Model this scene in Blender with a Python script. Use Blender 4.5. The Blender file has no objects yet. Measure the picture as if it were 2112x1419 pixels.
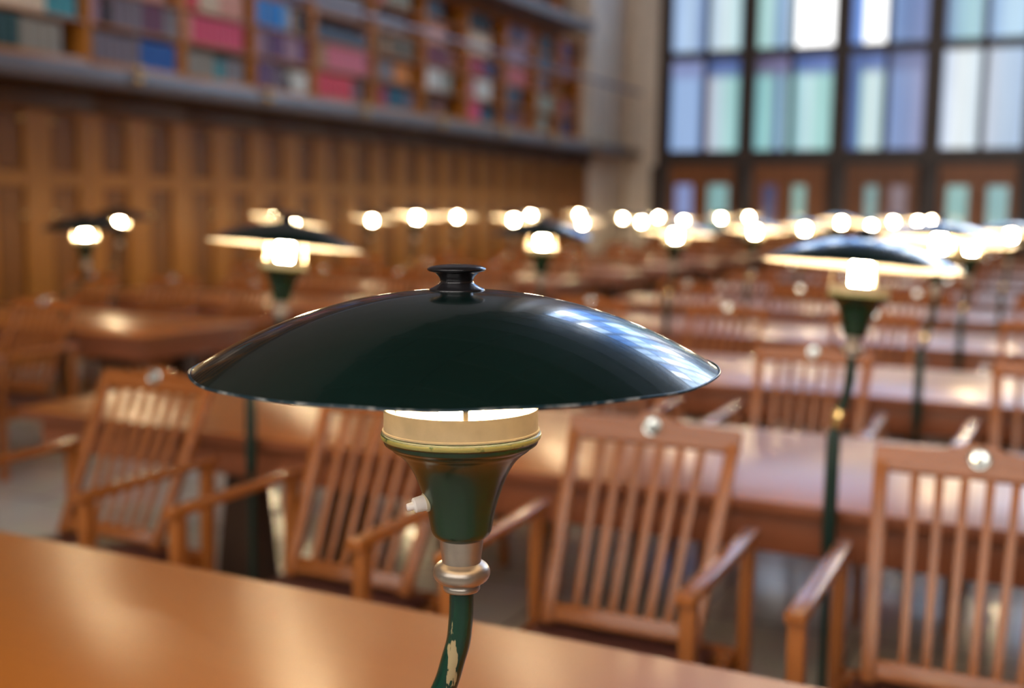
import bpy, bmesh, math, random
from mathutils import Vector, Matrix
random.seed(7)
SC = bpy.context.scene
COL = SC.collection
PI = math.pi

# ------------------------------------------------------------------ camera
# X runs along the table rows, Y away through the hall, Z up.  f = 2352 px on a 2112 px wide frame
YAW, PITCH, ROLL, EYE = math.radians(25.8), math.radians(6.81), math.radians(0.80), 1.56
cam_d = bpy.data.cameras.new('camera'); cam = bpy.data.objects.new('camera', cam_d); COL.objects.link(cam)
fw = Vector((-math.sin(YAW)*math.cos(PITCH), math.cos(YAW)*math.cos(PITCH), -math.sin(PITCH)))
r0 = Vector((math.cos(YAW), math.sin(YAW), 0)); u0 = r0.cross(fw)
rt = r0*math.cos(ROLL) + u0*math.sin(ROLL); up = u0*math.cos(ROLL) - r0*math.sin(ROLL)
m = Matrix((rt, up, -fw)).transposed().to_4x4(); m.translation = Vector((0, 0, EYE))
cam.matrix_world = m
cam_d.sensor_width = 36; cam_d.lens = 2352/2112*36
cam_d.clip_start = 0.05; cam_d.clip_end = 200
cam_d.dof.use_dof = True; cam_d.dof.focus_distance = 1.10; cam_d.dof.aperture_fstop = 2.45
SC.camera = cam
# ------------------------------------------------------------------ world, exposure
w = bpy.data.worlds.new('world'); SC.world = w; w.use_nodes = True
w.node_tree.nodes['Background'].inputs[0].default_value = (0.55, 0.7, 1, 1)
w.node_tree.nodes['Background'].inputs[1].default_value = 0.05
SC.view_settings.view_transform = 'Standard'; SC.view_settings.look = 'None'
SC.view_settings.exposure = 0.0; SC.view_settings.gamma = 1.0; SC.view_settings.use_curve_mapping = False
cy = SC.cycles
cy.use_denoising = True
try: cy.denoiser = 'OPENIMAGEDENOISE'
except Exception: pass
cy.max_bounces = 8; cy.diffuse_bounces = 4; cy.glossy_bounces = 4; cy.transmission_bounces = 4
cy.sample_clamp_indirect = 4.0; cy.caustics_reflective = False; cy.caustics_refractive = False
BULB = 380.0        # the lamps' own light
WIN_FAR, WIN_HIGH, WIN_BACK = 0.92, 6.5, 4.8   # daylight through the end windows

# ------------------------------------------------------------------ materials
def lin(c):
    return tuple(((v/255)/12.92 if v/255 <= 0.04045 else ((v/255+0.055)/1.055)**2.4) for v in c)
def new_mat(name):
    mt = bpy.data.materials.new(name); mt.use_nodes = True
    nt = mt.node_tree; return mt, nt, nt.nodes['Principled BSDF']
def N(nt, t, **kw):
    n = nt.nodes.new(t)
    for k, v in kw.items(): setattr(n, k, v)
    return n
def plain(name, col, rough=0.5, metal=0.0, coat=0.0, var=0.0, vscale=20, bump=0.0, bscale=60, bdist=0.002, spec=0.5, bdetail=2):
    mt, nt, b = new_mat(name)
    b.inputs['Base Color'].default_value = (*col, 1); b.inputs['Roughness'].default_value = rough
    b.inputs['Metallic'].default_value = metal; b.inputs['Coat Weight'].default_value = coat
    b.inputs['Specular IOR Level'].default_value = spec
    tc = N(nt, 'ShaderNodeTexCoord')
    if var:
        no = N(nt, 'ShaderNodeTexNoise'); no.inputs['Scale'].default_value = vscale; no.inputs['Detail'].default_value = 4
        nt.links.new(tc.outputs['Object'], no.inputs['Vector'])
        rp = N(nt, 'ShaderNodeValToRGB')
        rp.color_ramp.elements[0].position = 0.3; rp.color_ramp.elements[1].position = 0.7
        rp.color_ramp.elements[0].color = (*[c*(1-var) for c in col], 1); rp.color_ramp.elements[1].color = (*[min(1, c*(1+var)) for c in col], 1)
        nt.links.new(no.outputs['Fac'], rp.inputs['Fac']); nt.links.new(rp.outputs['Color'], b.inputs['Base Color'])
    if bump:
        no = N(nt, 'ShaderNodeTexNoise'); no.inputs['Scale'].default_value = bscale; no.inputs['Detail'].default_value = bdetail
        nt.links.new(tc.outputs['Object'], no.inputs['Vector'])
        bp = N(nt, 'ShaderNodeBump'); bp.inputs['Strength'].default_value = bump; bp.inputs['Distance'].default_value = bdist
        nt.links.new(no.outputs['Fac'], bp.inputs['Height']); nt.links.new(bp.outputs['Normal'], b.inputs['Normal'])
    return mt
def wood(name, dark, light, rough=0.35, axis='X', scale=6, coat=0.0, stretch=14, spec=0.5, rvar=0.06):
    mt, nt, b = new_mat(name)
    tc = N(nt, 'ShaderNodeTexCoord'); mp = N(nt, 'ShaderNodeMapping')
    s = [stretch]*3; s['XYZ'.index(axis)] = 1.0
    mp.inputs['Scale'].default_value = s
    nt.links.new(tc.outputs['Object'], mp.inputs['Vector'])
    no = N(nt, 'ShaderNodeTexNoise'); no.inputs['Scale'].default_value = scale*0.35; no.inputs['Detail'].default_value = 6; no.inputs['Roughness'].default_value = 0.6
    no.inputs['Distortion'].default_value = 0.4
    nt.links.new(mp.outputs['Vector'], no.inputs['Vector'])
    rp = N(nt, 'ShaderNodeValToRGB'); rp.color_ramp.elements[0].position = 0.28; rp.color_ramp.elements[1].position = 0.72
    rp.color_ramp.elements[0].color = (*dark, 1); rp.color_ramp.elements[1].color = (*light, 1)
    nt.links.new(no.outputs['Fac'], rp.inputs['Fac'])
    oi = N(nt, 'ShaderNodeObjectInfo'); hv = N(nt, 'ShaderNodeHueSaturation')
    mr = N(nt, 'ShaderNodeMapRange'); mr.inputs['To Min'].default_value = 0.88; mr.inputs['To Max'].default_value = 1.12
    nt.links.new(oi.outputs['Random'], mr.inputs['Value']); nt.links.new(mr.outputs['Result'], hv.inputs['Value'])
    nt.links.new(rp.outputs['Color'], hv.inputs['Color']); nt.links.new(hv.outputs['Color'], b.inputs['Base Color'])
    mr2 = N(nt, 'ShaderNodeMapRange'); mr2.inputs['To Min'].default_value = rough-rvar; mr2.inputs['To Max'].default_value = rough+rvar
    nt.links.new(no.outputs['Fac'], mr2.inputs['Value']); nt.links.new(mr2.outputs['Result'], b.inputs['Roughness'])
    b.inputs['Coat Weight'].default_value = coat; b.inputs['Coat Roughness'].default_value = 0.31
    b.inputs['Specular IOR Level'].default_value = spec
    return mt
def emit(name, col, strength):
    mt, nt, b = new_mat(name)
    b.inputs['Base Color'].default_value = (0.8, 0.8, 0.8, 1)
    b.inputs['Emission Color'].default_value = (*col, 1); b.inputs['Emission Strength'].default_value = strength
    return mt
M = {}
M['table'] = wood('table_oak', (0.49, 0.146, 0.016), (0.54, 0.172, 0.022), 0.37, 'X', 5.0, stretch=10, rvar=0.02, spec=0.65, coat=0.3)
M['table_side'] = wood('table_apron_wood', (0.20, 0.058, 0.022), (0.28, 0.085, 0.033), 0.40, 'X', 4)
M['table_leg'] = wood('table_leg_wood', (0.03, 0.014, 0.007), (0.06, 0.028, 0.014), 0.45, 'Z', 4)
M['chair'] = wood('chair_beech', (0.25, 0.074, 0.013), (0.36, 0.115, 0.023), 0.29, 'Z', 5)
M['chair_h'] = wood('chair_beech_rail', (0.27, 0.080, 0.016), (0.37, 0.120, 0.027), 0.27, 'X', 5)
M['chair_y'] = wood('chair_beech_arm', (0.27, 0.080, 0.014), (0.38, 0.120, 0.024), 0.25, 'Y', 5)
M['leather'] = plain('seat_leather', (0.10, 0.035, 0.03), 0.42, var=0.25, vscale=14, bump=0.2, bscale=220)
M['plate'] = plain('number_plate_metal', (0.76, 0.80, 0.76), 0.13, 0.95, var=0.1, vscale=60)
M['plate_mark'] = plain('number_plate_mark', (0.30, 0.31, 0.29), 0.5, 0.3, var=0.1)
M['brass'] = plain('brass', (0.85, 0.60, 0.25), 0.14, 1.0, var=0.1)
M['shade'] = plain('shade_enamel', (0.0032, 0.0138, 0.0115), 0.20, 0, 0.45, var=0.15, vscale=9, bump=0.30, bscale=22, bdist=0.0016, bdetail=7)
M['shade_in'] = plain('shade_white_enamel', (0.86, 0.80, 0.70), 0.5, var=0.03)
M['knob'] = plain('knob_bakelite', (0.014, 0.013, 0.015), 0.26, 0, 0.4, var=0.1)
M['green'] = plain('lamp_green_paint', (0.003, 0.023, 0.011), 0.26, 0, 0.1, var=0.25, vscale=12, bump=0.06, bscale=90)
M['post'] = plain('post_green_paint', (0.003, 0.022, 0.016), 0.38, var=0.2, vscale=10)
M['cream'] = plain('aged_cream_paint', (0.50, 0.45, 0.34), 0.55, 0.0, var=0.16, vscale=30, bump=0.2, bscale=120, bdist=0.0006)
M['alu'] = plain('aged_aluminium', (0.42, 0.37, 0.32), 0.34, 0.8, var=0.14, vscale=45, bump=0.08, bscale=150, bdist=0.0005)
M['white_plastic'] = plain('switch_white_plastic', (0.88, 0.88, 0.90), 0.35, var=0.02)
M['bulb'] = emit('lamp_bulb_lit', (1.0, 0.74, 0.42), BULB)
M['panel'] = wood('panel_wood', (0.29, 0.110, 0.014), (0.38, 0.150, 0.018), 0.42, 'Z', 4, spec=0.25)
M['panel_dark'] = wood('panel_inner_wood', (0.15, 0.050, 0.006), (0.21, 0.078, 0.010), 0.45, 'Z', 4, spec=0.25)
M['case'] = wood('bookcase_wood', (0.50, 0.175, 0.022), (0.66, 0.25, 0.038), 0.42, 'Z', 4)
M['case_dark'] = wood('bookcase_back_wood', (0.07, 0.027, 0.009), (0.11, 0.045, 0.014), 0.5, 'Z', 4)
M['gray'] = plain('gallery_gray_paint', (0.150, 0.130, 0.134), 0.34, var=0.08, vscale=3)
M['rail'] = plain('railing_gray_metal', (0.20, 0.17, 0.20), 0.32, 0.3, var=0.05)
M['stone'] = plain('pier_stone', (0.84, 0.75, 0.64), 0.6, var=0.07, vscale=3, bump=0.15, bscale=30)
M['frame'] = plain('window_frame_brown', (0.052, 0.032, 0.024), 0.45, var=0.15, vscale=5)
M['door'] = wood('door_wood', (0.27, 0.092, 0.024), (0.40, 0.145, 0.04), 0.42, 'Z', 3)
M['plaster'] = plain('wall_plaster', (0.20, 0.15, 0.11), 0.75, var=0.06, vscale=2)
M['ceiling'] = wood('ceiling_wood', (0.035, 0.017, 0.008), (0.06, 0.03, 0.013), 0.55, 'Y', 3)
M['page'] = plain('book_page', (0.55, 0.47, 0.36), 0.8, var=0.1, vscale=80)

# floor: pale polished slabs with thin joints
mt, nt, b = new_mat('floor_stone'); M['floor'] = mt
tc = N(nt, 'ShaderNodeTexCoord'); br = N(nt, 'ShaderNodeTexBrick'); br.offset = 0.5
br.inputs['Scale'].default_value = 1.0; br.inputs['Brick Width'].default_value = 1.2; br.inputs['Row Height'].default_value = 0.6
br.inputs['Mortar Size'].default_value = 0.006
br.inputs['Color1'].default_value = (0.68, 0.60, 0.50, 1); br.inputs['Color2'].default_value = (0.74, 0.66, 0.55, 1); br.inputs['Mortar'].default_value = (0.12, 0.09, 0.07, 1)
no = N(nt, 'ShaderNodeTexNoise'); no.inputs['Scale'].default_value = 3; no.inputs['Detail'].default_value = 5
mx = N(nt, 'ShaderNodeMixRGB', blend_type='MULTIPLY'); mx.inputs[0].default_value = 0.35
nt.links.new(tc.outputs['Object'], br.inputs['Vector']); nt.links.new(tc.outputs['Object'], no.inputs['Vector'])
nt.links.new(br.outputs['Color'], mx.inputs[1]); nt.links.new(no.outputs['Color'], mx.inputs[2]); nt.links.new(mx.outputs[0], b.inputs['Base Color'])
b.inputs['Roughness'].default_value = 0.16

# green paint worn through to the cream undercoat; the wear has its own place on the stem and on the cup's bead
def worn(name, base, under, centre, size, cut, scale):
    mt, nt, b = new_mat(name)
    tc = N(nt, 'ShaderNodeTexCoord'); mp = N(nt, 'ShaderNodeMapping')
    mp.inputs['Location'].default_value = [-c/s for c, s in zip(centre, size)]; mp.inputs['Scale'].default_value = [1/s for s in size]
    nt.links.new(tc.outputs['Object'], mp.inputs['Vector'])
    ln = N(nt, 'ShaderNodeVectorMath', operation='LENGTH'); nt.links.new(mp.outputs['Vector'], ln.inputs[0])
    nm = N(nt, 'ShaderNodeMapping'); nm.inputs['Scale'].default_value = (scale, scale, scale*0.25)
    no = N(nt, 'ShaderNodeTexNoise'); no.inputs['Scale'].default_value = 1; no.inputs['Detail'].default_value = 5
    nt.links.new(tc.outputs['Object'], nm.inputs['Vector']); nt.links.new(nm.outputs['Vector'], no.inputs['Vector'])
    ad = N(nt, 'ShaderNodeMath', operation='MULTIPLY_ADD'); ad.inputs[1].default_value = 2.4
    nt.links.new(no.outputs['Fac'], ad.inputs[0]); nt.links.new(ln.outputs['Value'], ad.inputs[2])
    lt = N(nt, 'ShaderNodeMapRange'); lt.inputs['From Min'].default_value = cut; lt.inputs['From Max'].default_value = cut+0.10
    lt.inputs['To Min'].default_value = 1; lt.inputs['To Max'].default_value = 0
    nt.links.new(ad.outputs[0], lt.inputs['Value'])
    mx = N(nt, 'ShaderNodeMixRGB'); mx.inputs[1].default_value = (*base, 1); mx.inputs[2].default_value = (*under, 1)
    nt.links.new(lt.outputs['Result'], mx.inputs[0]); nt.links.new(mx.outputs[0], b.inputs['Base Color'])
    mr = N(nt, 'ShaderNodeMapRange'); mr.inputs['To Min'].default_value = 0.22; mr.inputs['To Max'].default_value = 0.5
    nt.links.new(lt.outputs['Result'], mr.inputs['Value']); nt.links.new(mr.outputs['Result'], b.inputs['Roughness'])
    return mt
def edge_worn(name, base, under, lo, hi, scale):
    mt, nt, b = new_mat(name)
    tc = N(nt, 'ShaderNodeTexCoord'); no = N(nt, 'ShaderNodeTexNoise'); no.inputs['Scale'].default_value = scale; no.inputs['Detail'].default_value = 4
    nt.links.new(tc.outputs['Object'], no.inputs['Vector'])
    lt = N(nt, 'ShaderNodeMapRange'); lt.inputs['From Min'].default_value = lo; lt.inputs['From Max'].default_value = hi
    nt.links.new(no.outputs['Fac'], lt.inputs['Value'])
    mx = N(nt, 'ShaderNodeMixRGB'); mx.inputs[1].default_value = (*base, 1); mx.inputs[2].default_value = (*under, 1)
    nt.links.new(lt.outputs['Result'], mx.inputs[0]); nt.links.new(mx.outputs[0], b.inputs['Base Color'])
    b.inputs['Roughness'].default_value = 0.33
    return mt
M['bead'] = edge_worn('bead_worn_paint', (0.010, 0.055, 0.018), (0.30, 0.30, 0.11), 0.38, 0.44, 45)
M['rim'] = edge_worn('rim_worn_paint', (0.006, 0.03, 0.045), (0.26, 0.27, 0.26), 0.50, 0.62, 60)

# ------------------------------------------------------------------ mesh helpers
def finish(bm, name, mats, smooth=False, angle=None):
    me = bpy.data.meshes.new(name); bm.normal_update(); bm.to_mesh(me); bm.free()
    for x in (mats if isinstance(mats, (list, tuple)) else [mats]): me.materials.append(x)
    if smooth:
        for p in me.polygons: p.use_smooth = True
        if angle is not None:
            try: me.set_sharp_from_angle(angle=math.radians(angle))
            except Exception: pass
    return me
def add_box(bm, x0, x1, y0, y1, z0, z1, bev=0.0, seg=2):
    vs = [bm.verts.new((x, y, z)) for x in (x0, x1) for y in (y0, y1) for z in (z0, z1)]
    fs = [bm.faces.new([vs[i] for i in q]) for q in ((0,1,3,2),(4,6,7,5),(0,4,5,1),(2,3,7,6),(0,2,6,4),(1,5,7,3))]
    if bev:
        es = list({e for f in fs for e in f.edges})
        bmesh.ops.bevel(bm, geom=es, offset=bev, segments=seg, affect='EDGES', profile=0.5)
def box_mesh(name, dims, mat, bev=0.0, smooth=True):
    bm = bmesh.new(); add_box(bm, *dims, bev); return finish(bm, name, mat, smooth and bev > 0, 40)
def add_prism(bm, pts_bottom, pts_top, bev=0.0):
    a = [bm.verts.new(p) for p in pts_bottom]; c = [bm.verts.new(p) for p in pts_top]; n = len(a)
    fs = [bm.faces.new(a[::-1]), bm.faces.new(c)]
    for i in range(n): fs.append(bm.faces.new((a[i], a[(i+1) % n], c[(i+1) % n], c[i])))
    if bev:
        es = list({e for f in fs for e in f.edges}); bmesh.ops.bevel(bm, geom=es, offset=bev, segments=2, affect='EDGES', profile=0.5)
def bar(bm, p, q, wx, wy, bev=0.0):
    """square bar from p to q, cross-section wx (X) by wy (across)"""
    p, q = Vector(p), Vector(q); d = (q-p).normalized()
    xa = Vector((1, 0, 0)); ya = d.cross(xa).normalized()
    def ring(c): return [c + xa*sx*wx/2 + ya*sy*wy/2 for sx, sy in ((-1,-1),(1,-1),(1,1),(-1,1))]
    add_prism(bm, ring(p), ring(q), bev)
    bmesh.ops.recalc_face_normals(bm, faces=bm.faces[:])
def lathe(bm, prof, seg=48, mat=0, origin=(0, 0, 0)):
    """prof: list of (r, z)"""
    ox, oy, oz = origin; rings = []
    for r, z in prof:
        if r < 1e-6: rings.append([bm.verts.new((ox, oy, oz+z))])
        else: rings.append([bm.verts.new((ox+r*math.cos(2*PI*i/seg), oy+r*math.sin(2*PI*i/seg), oz+z)) for i in range(seg)])
    for a, c in zip(rings, rings[1:]):
        for i in range(seg):
            j = (i+1) % seg
            if len(a) == 1 and len(c) == 1: continue
            if len(a) == 1: f = bm.faces.new((a[0], c[j], c[i]))
            elif len(c) == 1: f = bm.faces.new((a[i], a[j], c[0]))
            else: f = bm.faces.new((a[i], a[j], c[j], c[i]))
            f.material_index = mat
def spline(pts, n):
    """Catmull-Rom through tuples"""
    P = [Vector(p) for p in pts]; P = [2*P[0]-P[1]] + P + [2*P[-1]-P[-2]]; out = []
    for i in range(1, len(P)-2):
        for k in range(n):
            t = k/n; a, b, c, d = P[i-1], P[i], P[i+1], P[i+2]
            out.append(0.5*((2*b) + (c-a)*t + (2*a-5*b+4*c-d)*t*t + (3*b-a-3*c+d)*t**3))
    out.append(P[-2]); return out
def tube(bm, path, rad, seg=20, mat=0):
    path = [Vector(p) for p in path]; rings = []; prev = None
    for i, p in enumerate(path):
        d = (path[min(i+1, len(path)-1)] - path[max(i-1, 0)]).normalized()
        a = Vector((1, 0, 0)) if prev is None else prev
        a = (a - d*a.dot(d)).normalized(); c = d.cross(a); prev = a
        r = rad if not isinstance(rad, (list, tuple)) else rad[i]
        rings.append([bm.verts.new(p + a*r*math.cos(2*PI*k/seg) + c*r*math.sin(2*PI*k/seg)) for k in range(seg)])
    for a, c in zip(rings, rings[1:]):
        for k in range(seg):
            f = bm.faces.new((a[k], a[(k+1) % seg], c[(k+1) % seg], c[k])); f.material_index = mat
    bm.faces.new(rings[0][::-1]); bm.faces.new(rings[-1])

# ------------------------------------------------------------------ object helpers
def link(name, me, parent=None, mtx=None, label=None):
    o = bpy.data.objects.new(name, me); COL.objects.link(o)
    if parent: o.parent = parent
    if mtx is not None: o.matrix_local = mtx
    if label: o['label'] = label
    return o
def thing(name, label, cat, loc=(0, 0, 0), rotz=0, group=None):
    o = bpy.data.objects.new(name, None); COL.objects.link(o); o.empty_display_size = 0.1
    o.location = loc; o.rotation_euler = (0, 0, rotz); o['label'] = label; o['category'] = cat
    if group: o['group'] = group
    return o
def tag(o, label, cat, group=None):
    o['label'] = label; o['category'] = cat
    if group: o['group'] = group
    return o
def struct(name, me, label=None, parent=None):
    o = link(name, me, parent)
    if parent is None: o['kind'] = 'structure'
    if label: o['label'] = label
    return o
ORD = ['front', 'second', 'third', 'fourth', 'fifth', 'sixth', 'seventh', 'eighth', 'ninth', 'tenth', 'eleventh']
LB = ['', 'nearest'] + ORD[1:]

# ------------------------------------------------------------------ the hall
X0, X1, Y0, Y1, ZC = -9.3, 9.3, -6.0, 23.7, 14.0
struct('floor', box_mesh('floor', (X0, X1, Y0, Y1+0.4, -0.12, 0), M['floor']))
bm = bmesh.new(); add_box(bm, X0, X1, Y0, Y1+0.4, ZC, ZC+0.15)
for i in range(10): add_box(bm, X0, X1, Y0+1.6+i*3, Y0+1.95+i*3, ZC-0.35, ZC)
for i in range(6): add_box(bm, X0+1.4+i*3, X0+1.65+i*3, Y0, Y1, ZC-0.25, ZC)
struct('ceiling', finish(bm, 'ceiling', M['ceiling']))
struct('wall_left', box_mesh('wall_left', (X0-0.2, X0, Y0, Y1+0.4, 0, ZC), M['plaster']))
struct('wall_right', box_mesh('wall_right', (X1, X1+0.2, Y0, Y1+0.4, 0, ZC), M['panel_dark']))
# stone pier between the bookcases and the far window
struct('trim_1', box_mesh('pier_side', (X0, -8.75, 21.5, Y1+0.2, 0, ZC), M['stone'], 0.01), 'pale stone pier at the far end of the bookcase wall')
struct('trim_2', box_mesh('pier_end', (-8.75, -8.08, Y1, Y1+0.4, 0, ZC), M['stone'], 0.01), 'strip of pale stone wall beside the tall window')

def pane_mat(name, stops, strength, top=None, split=0.8):
    """glass lit by daylight: vertical streaks of tinted light across the pane"""
    mt, nt, b = new_mat(name)
    tc = N(nt, 'ShaderNodeTexCoord'); sp = N(nt, 'ShaderNodeSeparateXYZ'); nt.links.new(tc.outputs['Generated'], sp.inputs[0])
    def ramp(st):
        rp = N(nt, 'ShaderNodeValToRGB'); el = rp.color_ramp.elements
        while len(el) < len(st): el.new(0.5)
        for e, (p, c) in zip(el, st): e.position = p; e.color = (*lin(c), 1)
        nt.links.new(sp.outputs['X'], rp.inputs['Fac']); return rp.outputs['Color']
    col = ramp(stops)
    if top:
        mr = N(nt, 'ShaderNodeMapRange'); mr.inputs['From Min'].default_value = split-0.05; mr.inputs['From Max'].default_value = split+0.05
        nt.links.new(sp.outputs['Z'], mr.inputs['Value'])
        mx = N(nt, 'ShaderNodeMixRGB'); nt.links.new(mr.outputs['Result'], mx.inputs[0])
        nt.links.new(col, mx.inputs[1]); nt.links.new(ramp(top), mx.inputs[2]); col = mx.outputs[0]
    mp = N(nt, 'ShaderNodeMapping'); mp.inputs['Scale'].default_value = (14, 1, 0.5)
    no = N(nt, 'ShaderNodeTexNoise'); no.inputs['Scale'].default_value = 1; no.inputs['Detail'].default_value = 3
    nt.links.new(tc.outputs['Object'], mp.inputs['Vector']); nt.links.new(mp.outputs['Vector'], no.inputs['Vector'])
    mr2 = N(nt, 'ShaderNodeMapRange'); mr2.inputs['From Min'].default_value = 0.3; mr2.inputs['From Max'].default_value = 0.7
    mr2.inputs['To Min'].default_value = 0.82*strength; mr2.inputs['To Max'].default_value = 1.12*strength
    nt.links.new(no.outputs['Fac'], mr2.inputs['Value'])
    nt.links.new(col, b.inputs['Emission Color']); nt.links.new(mr2.outputs['Result'], b.inputs['Emission Strength'])
    b.inputs['Base Color'].default_value = (0.08, 0.1, 0.12, 1); b.inputs['Roughness'].default_value = 0.15
    return mt
Bl, Lb, Mi, Wh, Db, Ma, Te, Gr = (158,188,232), (186,212,240), (170,218,214), (244,248,252), (72,98,156), (136,148,196), (132,192,200), (120,140,160)
WW = (300, 310, 320)
SPEC = {  # (bay, side, level): (stops, top stops, strength)
 (0,0,0): ([(0,(110,150,210)),(.12,Bl),(.8,Bl),(1,(80,110,170))], [(0,Ma),(1,Ma)], 1.0),
 (0,1,0): ([(0,(196,190,214)),(.3,(196,222,234)),(.7,Mi),(1,Te)], [(0,Db),(.5,(96,118,178)),(1,Db)], 1.0),
 (0,0,1): ([(0,Bl),(.5,Lb),(1,(110,140,195))], None, 1.05),
 (0,1,1): ([(0,Lb),(.4,(220,238,244)),(.8,(206,236,240)),(1,(130,180,200))], None, 1.05),
 (1,0,0): ([(0,Te),(.5,(160,212,208)),(.62,(80,100,160)),(.75,(88,108,165)),(.8,(160,205,216)),(1,(170,212,218))], [(0,(96,90,120)),(1,(128,124,168))], 1.0),
 (1,1,0): ([(0,Te),(.35,(204,234,240)),(.6,Mi),(1,(160,212,210))], [(0,Db),(1,(110,132,196))], 1.05),
 (1,0,1): ([(0,Mi),(.5,(190,226,230)),(.6,(84,124,184)),(.72,(140,180,222)),(1,(214,232,244))], None, 1.05),
 (1,1,1): ([(0,(236,244,250)),(.1,(255,255,255)),(1,(255,255,255))], None, 2.2),
 (2,0,0): ([(0,Db),(.28,(84,116,176)),(.36,(176,222,224)),(.6,(226,242,244)),(.92,(190,226,230)),(1,(110,140,196))], [(0,Db),(1,(92,120,186))], 1.0),
 (2,1,0): ([(0,(120,152,208)),(.5,(110,136,190)),(.8,(138,150,198)),(1,(120,120,170))], [(0,Db),(1,(100,108,160))], 0.95),
 (2,0,1): ([(0,(84,110,170)),(.32,(90,130,190)),(.38,(255,255,255)),(.95,(255,255,255)),(1,(180,210,240))], None, 2.0),
 (2,1,1): ([(0,(130,165,220)),(.3,(90,126,184)),(1,(112,130,184))], None, 0.95),
 (3,0,0): ([(0,(186,204,236)),(.4,(232,242,246)),(.9,(214,230,240)),(1,(150,180,214))], None, 1.0),
 (3,1,0): ([(0,(206,216,234)),(.5,(186,212,240)),(1,(170,200,236))], None, 0.85),
 (3,0,1): ([(0,(80,110,170)),(.3,(140,190,214)),(.8,(164,214,222)),(1,(120,160,200))], None, 0.95),
 (3,1,1): ([(0,(130,170,220)),(.5,(176,212,236)),(1,(170,208,236))], None, 1.0),
}
M['pane_high'] = pane_mat('pane_high', [(0,(148,190,245)),(.5,(202,228,255)),(1,(152,195,245))], WIN_HIGH)
M['pane_blue'] = pane_mat('pane_blue', [(0,(52,115,215)),(.5,(85,150,235)),(1,(44,104,205))], WIN_HIGH*0.7)
M['pane_white'] = pane_mat('pane_white', [(0,(205,225,250)),(.3,(245,250,255)),(1,(225,238,252))], WIN_HIGH*1.9)
M['pane_mid'] = pane_mat('pane_mid', [(0,(150,185,230)),(.5,(225,240,250)),(1,(165,200,235))], WIN_FAR)
M['pane_back'] = pane_mat('pane_back', [(0,(235,225,215)),(.5,(255,246,236)),(1,(238,228,218))], WIN_BACK*0.5)
M['pane_back_bright'] = pane_mat('pane_back_bright', [(0,(240,236,230)),(.5,(255,250,244)),(1,(240,236,230))], WIN_BACK*2.3)
MULL = [-7.98, -6.155, -4.268, -2.51, -0.74, 1.03, 2.80, 4.57, 6.34, 8.08]
HMUL = [0.17, 0.165, 0.165, 0.165, 0.15, 0.1, 0.1, 0.1, 0.1, 0.1]
LEV = [(2.82, 4.69), (4.88, 6.86), (7.0, 9.2), (9.34, 11.4), (11.54, 13.2)]
WTOP = 13.5
def big_window(bay, yf, back=False):
    """one bay of the tall end window: frame and its six panes"""
    s = -1 if back else 1
    bm = bmesh.new(); a, c = MULL[bay], MULL[bay+1]; ha, hc = HMUL[bay], HMUL[bay+1]
    ya, yb = sorted((yf - s*0.10, yf + s*0.12))
    add_box(bm, a-(ha if bay == 0 else 0), a+ha, ya, yb, 2.5, WTOP); add_box(bm, c-hc, c+(hc if bay == 8 else 0), ya, yb, 2.5, WTOP)
    mid = (a+ha+c-hc)/2
    if bay == 1: mid -= 0.05
    ym, yn = sorted((yf - s*0.03, yf + s*0.08))
    add_box(bm, mid-0.055, mid+0.055, ym, yn, 2.7, WTOP-0.2)
    for z0, z1 in ((2.5, 2.82), (4.69, 4.88), (6.86, 7.0), (9.2, 9.34), (11.4, 11.54), (13.2, WTOP)): add_box(bm, a+ha, c-hc, ya+0.02, yb, z0, z1)
    nm = 'window_%d' % (bay+1 + (9 if back else 0))
    fr = struct(nm, finish(bm, nm, M['frame']))
    for side, (xa, xb) in enumerate(((a+ha, mid-0.055), (mid+0.055, c-hc))):
        for lv, (z0, z1) in enumerate(LEV):
            if back: mtp = M['pane_back_bright' if (bay*7+side*4+lv*3) % 10 < 3 else 'pane_back']
            elif lv >= 2: mtp = M[('pane_blue', 'pane_high', 'pane_high', 'pane_white', 'pane_blue', 'pane_high', 'pane_white')[(bay*5+side*3+lv*2) % 7]]
            elif (bay, side, lv) in SPEC:
                st, tp, k = SPEC[(bay, side, lv)]; mtp = pane_mat('pane_%d%d%d' % (bay, side, lv), st, k*WIN_FAR, tp, 0.82)
            else: mtp = M['pane_mid'] if lv == 0 else M['pane_high']
            yy = sorted((yf + s*0.03, yf + s*0.05))
            struct('pane', box_mesh('pane', (xa, xb, yy[0], yy[1], z0, z1), mtp), None, fr)
for bay in range(9): big_window(bay, Y1+0.12)
for bay in range(9): big_window(bay, Y0-0.12, True)
bm = bmesh.new(); add_box(bm, -8.08, X1, Y1+0.02, Y1+0.4, WTOP, ZC); add_box(bm, 8.18, X1, Y1+0.02, Y1+0.4, 2.5, WTOP)
add_box(bm, -8.08, X1, Y1+0.3, Y1+0.4, 0, WTOP)
struct('wall_far', finish(bm, 'wall_far', M['stone']))
bm = bmesh.new(); add_box(bm, X0, X1, Y0-0.4, Y0-0.3, 0, ZC); add_box(bm, X0, X1, Y0-0.3, Y0, WTOP, ZC); add_box(bm, X0, X1, Y0-0.3, Y0, 0, 2.5)
add_box(bm, X0, MULL[0]-0.14, Y0-0.3, Y0, 2.5, WTOP); add_box(bm, 8.18, X1, Y0-0.3, Y0, 2.5, WTOP)
struct('wall_back', finish(bm, 'wall_back', M['plaster']))
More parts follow.
